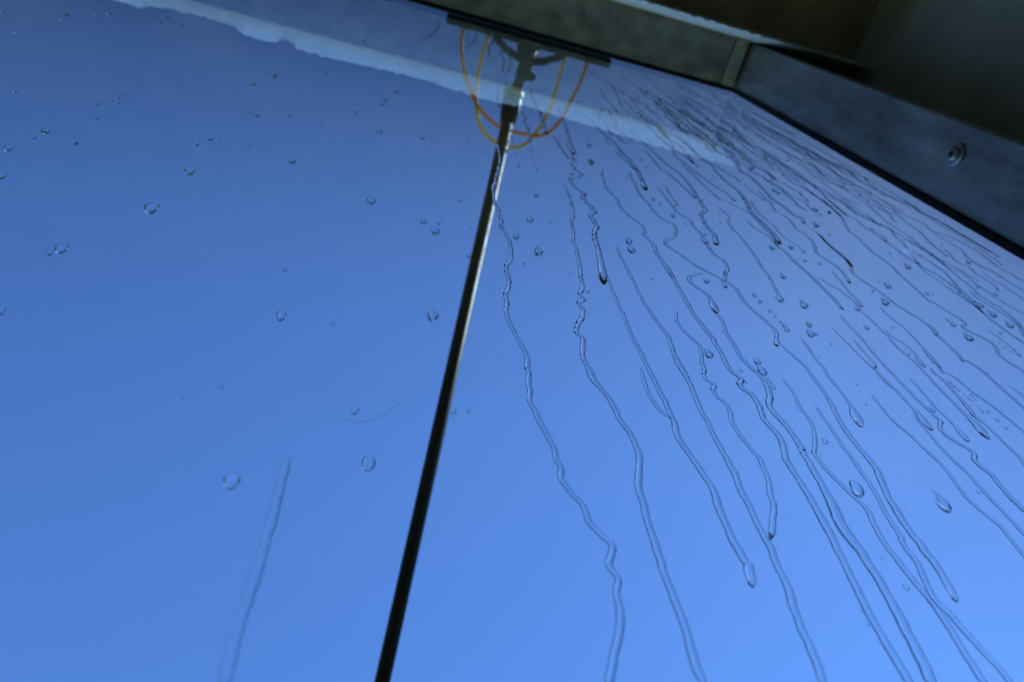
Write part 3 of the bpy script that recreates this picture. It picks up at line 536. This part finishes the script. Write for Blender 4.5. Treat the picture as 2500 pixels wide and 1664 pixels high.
def put_drop(c, x, y, dpx, tear, i):
    s = CROP[c][2]; px, py = cp(c, x, y); d = dpx / s
    g = gpt(px, py - d * (0.10 if not tear else 0.2)); wd = d / FPX * depth_of(g)
    me = (TEARM if tear else ROUND)[i % (3 if tear else 5)]
    o = bpy.data.objects.new('tear_drop' if tear else 'water_droplet', me); COL.objects.link(o)
    o.location = (g.x, YW + 5e-6, g.y); o.scale = (wd, wd * 1.08, wd * (1 if tear else 1 + 0.45 * min(1, max(0, (depth_of(g) - 0.2) / 0.2))))
    if tear: return tag(o, 'tear-shaped water drop with a pointed top clinging to the pane', 'water drop', 'tear-shaped drops on the pane')
    mm = wd * 1000
    size = 'minute' if mm < 1.4 else 'tiny' if mm < 2.2 else 'small' if mm < 3.2 else 'middling' if mm < 4.6 else 'large'
    zz = g.y - EYE.z
    off = px - POLE_X(py)
    if -30 < off < 45: place = 'against the black pole'
    elif zz > 0.95: place = 'high on the pane near the window head'
    elif off < 0: place = 'on the clear stretch of pane without rivulets' if zz < 0.42 else 'on the clear stretch of pane below the mirrored pale band'
    elif g.x > 0.30: place = 'among the crowded rivulets near the grey jamb'
    elif zz > 0.5: place = 'among the upper rivulets beside the hose loops'
    else: place = 'between the well-spaced rivulets of the open pane'
    return tag(o, f'{size} round water droplet {place}', 'droplet', f'{size} droplets {place}')
t = DROP.split(); i = 0; c = None; n = 0
while i < len(t):
    if t[i].isalpha(): c = t[i]; i += 1; continue
    put_drop(c, float(t[i]), float(t[i + 1]), float(t[i + 2]), False, n); i += 3; n += 1
t = TEAR.split()
for k in range(0, len(t), 5): put_drop(t[k], float(t[k + 1]), float(t[k + 2]), float(t[k + 3]), True, k // 5)

# ---------------------------------------------------------------- water-fed cleaning pole outside
pole = empty('cleaning_pole', (0.2, 3.0, 0.0))
tag(pole, 'black water-fed cleaning pole with a brush head and looping yellow hoses, beyond the glass', 'cleaning pole')
col = at(1247, 262, 1, 0.19)                    # collar under the neck
bot = at(933, 1664, 1, 1.03)
dr = (bot - col).normalized()
def along(s): return col + dr * s
foot = along(0); k = (0.03 - col.z) / dr.z; foot = along(k)
tube('tube_section', [along(0.02), along(2.2)], [0.0138, 0.0138], M['carbon'], pole, 24)
tube('tube_section', [along(2.2), along(k)], [0.0158, 0.0158], M['carbon'], pole, 24)
tube('clamp', [along(2.16), along(2.17), along(2.24), along(2.25)], [0.017, 0.019, 0.019, 0.017], M['black'], pole, 24)
tube('end_cap', [along(k - 0.02), along(k + 0.02)], [0.018, 0.018], M['black'], pole, 20)
tube('collar', [along(-0.035), along(-0.028), along(0.01), along(0.045), along(0.05)], [0.018, 0.0225, 0.0225, 0.018, 0.0142], M['black'], pole, 24)
tube('collar_ring', [along(-0.046), along(-0.042), along(-0.026), along(-0.022)], [0.019, 0.0238, 0.0238, 0.021], M['olive'], pole, 24)
BY, = (0.050,)
def brush_pt(px, py, y=BY): return at(px, py, 1, y)
bl, br = brush_pt(1089, 52), brush_pt(1490, 165)
bz = (bl.z + br.z) / 2
mid = Vector((at(1290, 118, 1, 0.06).x, 0.062, bz + 0.01))
neck_top = at(1278, 176, 1, 0.105)
tube('neck', [along(-0.04), along(-0.04).lerp(neck_top, .5), neck_top], [0.0135, 0.0125, 0.0115], M['grey'], pole, 20)
tube('neck_clamp', [neck_top + (neck_top - col).normalized() * s for s in (-0.018, -0.012, 0.02, 0.026)], [0.0135, 0.0165, 0.0165, 0.0135], M['black'], pole, 20)
kn = at(1293, 186, 1, 0.105)
tube('clamp_knob', [neck_top, neck_top.lerp(kn, .6), neck_top.lerp(kn, 1.0), neck_top.lerp(kn, 1.35)], [0.006, 0.006, 0.0105, 0.0095], M['black'], pole, 16)
tube('gooseneck', [neck_top, neck_top.lerp(mid, .4) + Vector((0, .004, 0)), neck_top.lerp(mid, .75), mid], [0.0125, 0.0135, 0.018, 0.028], M['black'], pole, 20)
# yoke from the gooseneck to the brush back
bm = bmesh.new()
for sx in (-1, 1):
    a = neck_top.lerp(mid, .45); b = Vector((mid.x + sx * 0.085, BY + 0.006, bz + 0.012)); tube_bm(bm, [a, a.lerp(b, .5) + Vector((0, 0.006, 0)), b], [0.009, 0.009, 0.008], 12)
from_bm('yoke', bm, M['black'], pole, True)
brush = box('brush_block', (bl.x, BY - 0.018, bz), (br.x, BY + 0.004, bz + 0.045), M['bristle'], pole, 0.004)
bm = bmesh.new(); rb = random.Random(3)
nx, nz = 44, 6
for ix in range(nx):
    for iz in range(nz):
        x = bl.x + 0.006 + (br.x - bl.x - 0.012) * (ix + .5) / nx; z = bz + 0.004 + 0.037 * iz / (nz - 1)
        for q in range(5):
            a = Vector((x + rb.uniform(-.002, .002), BY - 0.0175, z + rb.uniform(-.002, .002)))
            b = Vector((x + rb.uniform(-.008, .008), 0.0075, z + rb.uniform(-.010, .006) - (rb.uniform(0, .05) if iz < 2 and noise.noise(Vector((x * 30, 0, 1))) > 0.05 else 0)))
            sx = Vector((0.0007, 0, 0)); sz = Vector((0, 0, 0.0007))
            va = [bm.verts.new(a + p) for p in (sx, sz, -sx, -sz)]; vb = [bm.verts.new(b + p * .6) for p in (sx, sz, -sx, -sz)]
            for e in range(4): bm.faces.new((va[e], va[(e + 1) % 4], vb[(e + 1) % 4], vb[e]))
bs = from_bm('bristles', bm, M['bristle']); bs.parent = brush; bs.matrix_parent_inverse = brush.matrix_world.inverted(); bs['kind'] = 'stuff'
# hoses: two loops hanging from the brush back and passing behind the tube; they lie on the plane through the brush back and the collar
pn = (along(0.12) - Vector((col.x, BY + 0.004, bz + 0.02))).cross(Vector((1, 0, 0))).normalized()
p0 = Vector((col.x, BY + 0.004, bz + 0.02))
def hp(x, y, off=0.0):
    r = ROT @ cam_ray(1000 + x / 3.92, y / 3.92); t = ((p0 - EYE).dot(pn)) / r.dot(pn)
    return EYE + r * (t + off)
for name, pts, mt in (
    ('orange_hose', [(540, 205), (515, 290), (495, 420), (505, 560), (535, 720), (590, 890), (660, 1020), (760, 1140), (880, 1225), (1000, 1262), (1120, 1290), (1220, 1300), (1310, 1280), (1400, 1205), (1470, 1110), (1530, 990), (1600, 860), (1660, 720), (1700, 600), (1712, 545)], M['hose2']),
    ('yellow_hose', [(770, 270), (745, 370), (705, 500), (665, 660), (640, 820), (635, 960), (650, 1100), (675, 1200), (730, 1290), (810, 1350), (900, 1395), (1000, 1410), (1080, 1395), (1160, 1330), (1240, 1230), (1310, 1110), (1370, 970), (1420, 790), (1470, 610), (1505, 500), (1515, 460)], M['hose'])):
    q = [hp(x, y, 0.035 * math.sin(math.pi * i / (len(pts) - 1))) for i, (x, y) in enumerate(pts)]
    tube(name, catmull(q, 5), 0.0043, mt, pole, 12)

# a hair of lint on the inside of the pane
pts = [at(*p, 1, -0.0012) for p in ((838, 1024), (870, 1030), (905, 1025), (945, 1005), (985, 975))]
tag(tube('lint_hair', catmull(pts, 6), 0.00004, M['fibre'], None, 6), 'faint curved hair stuck to the inside of the pane', 'hair')
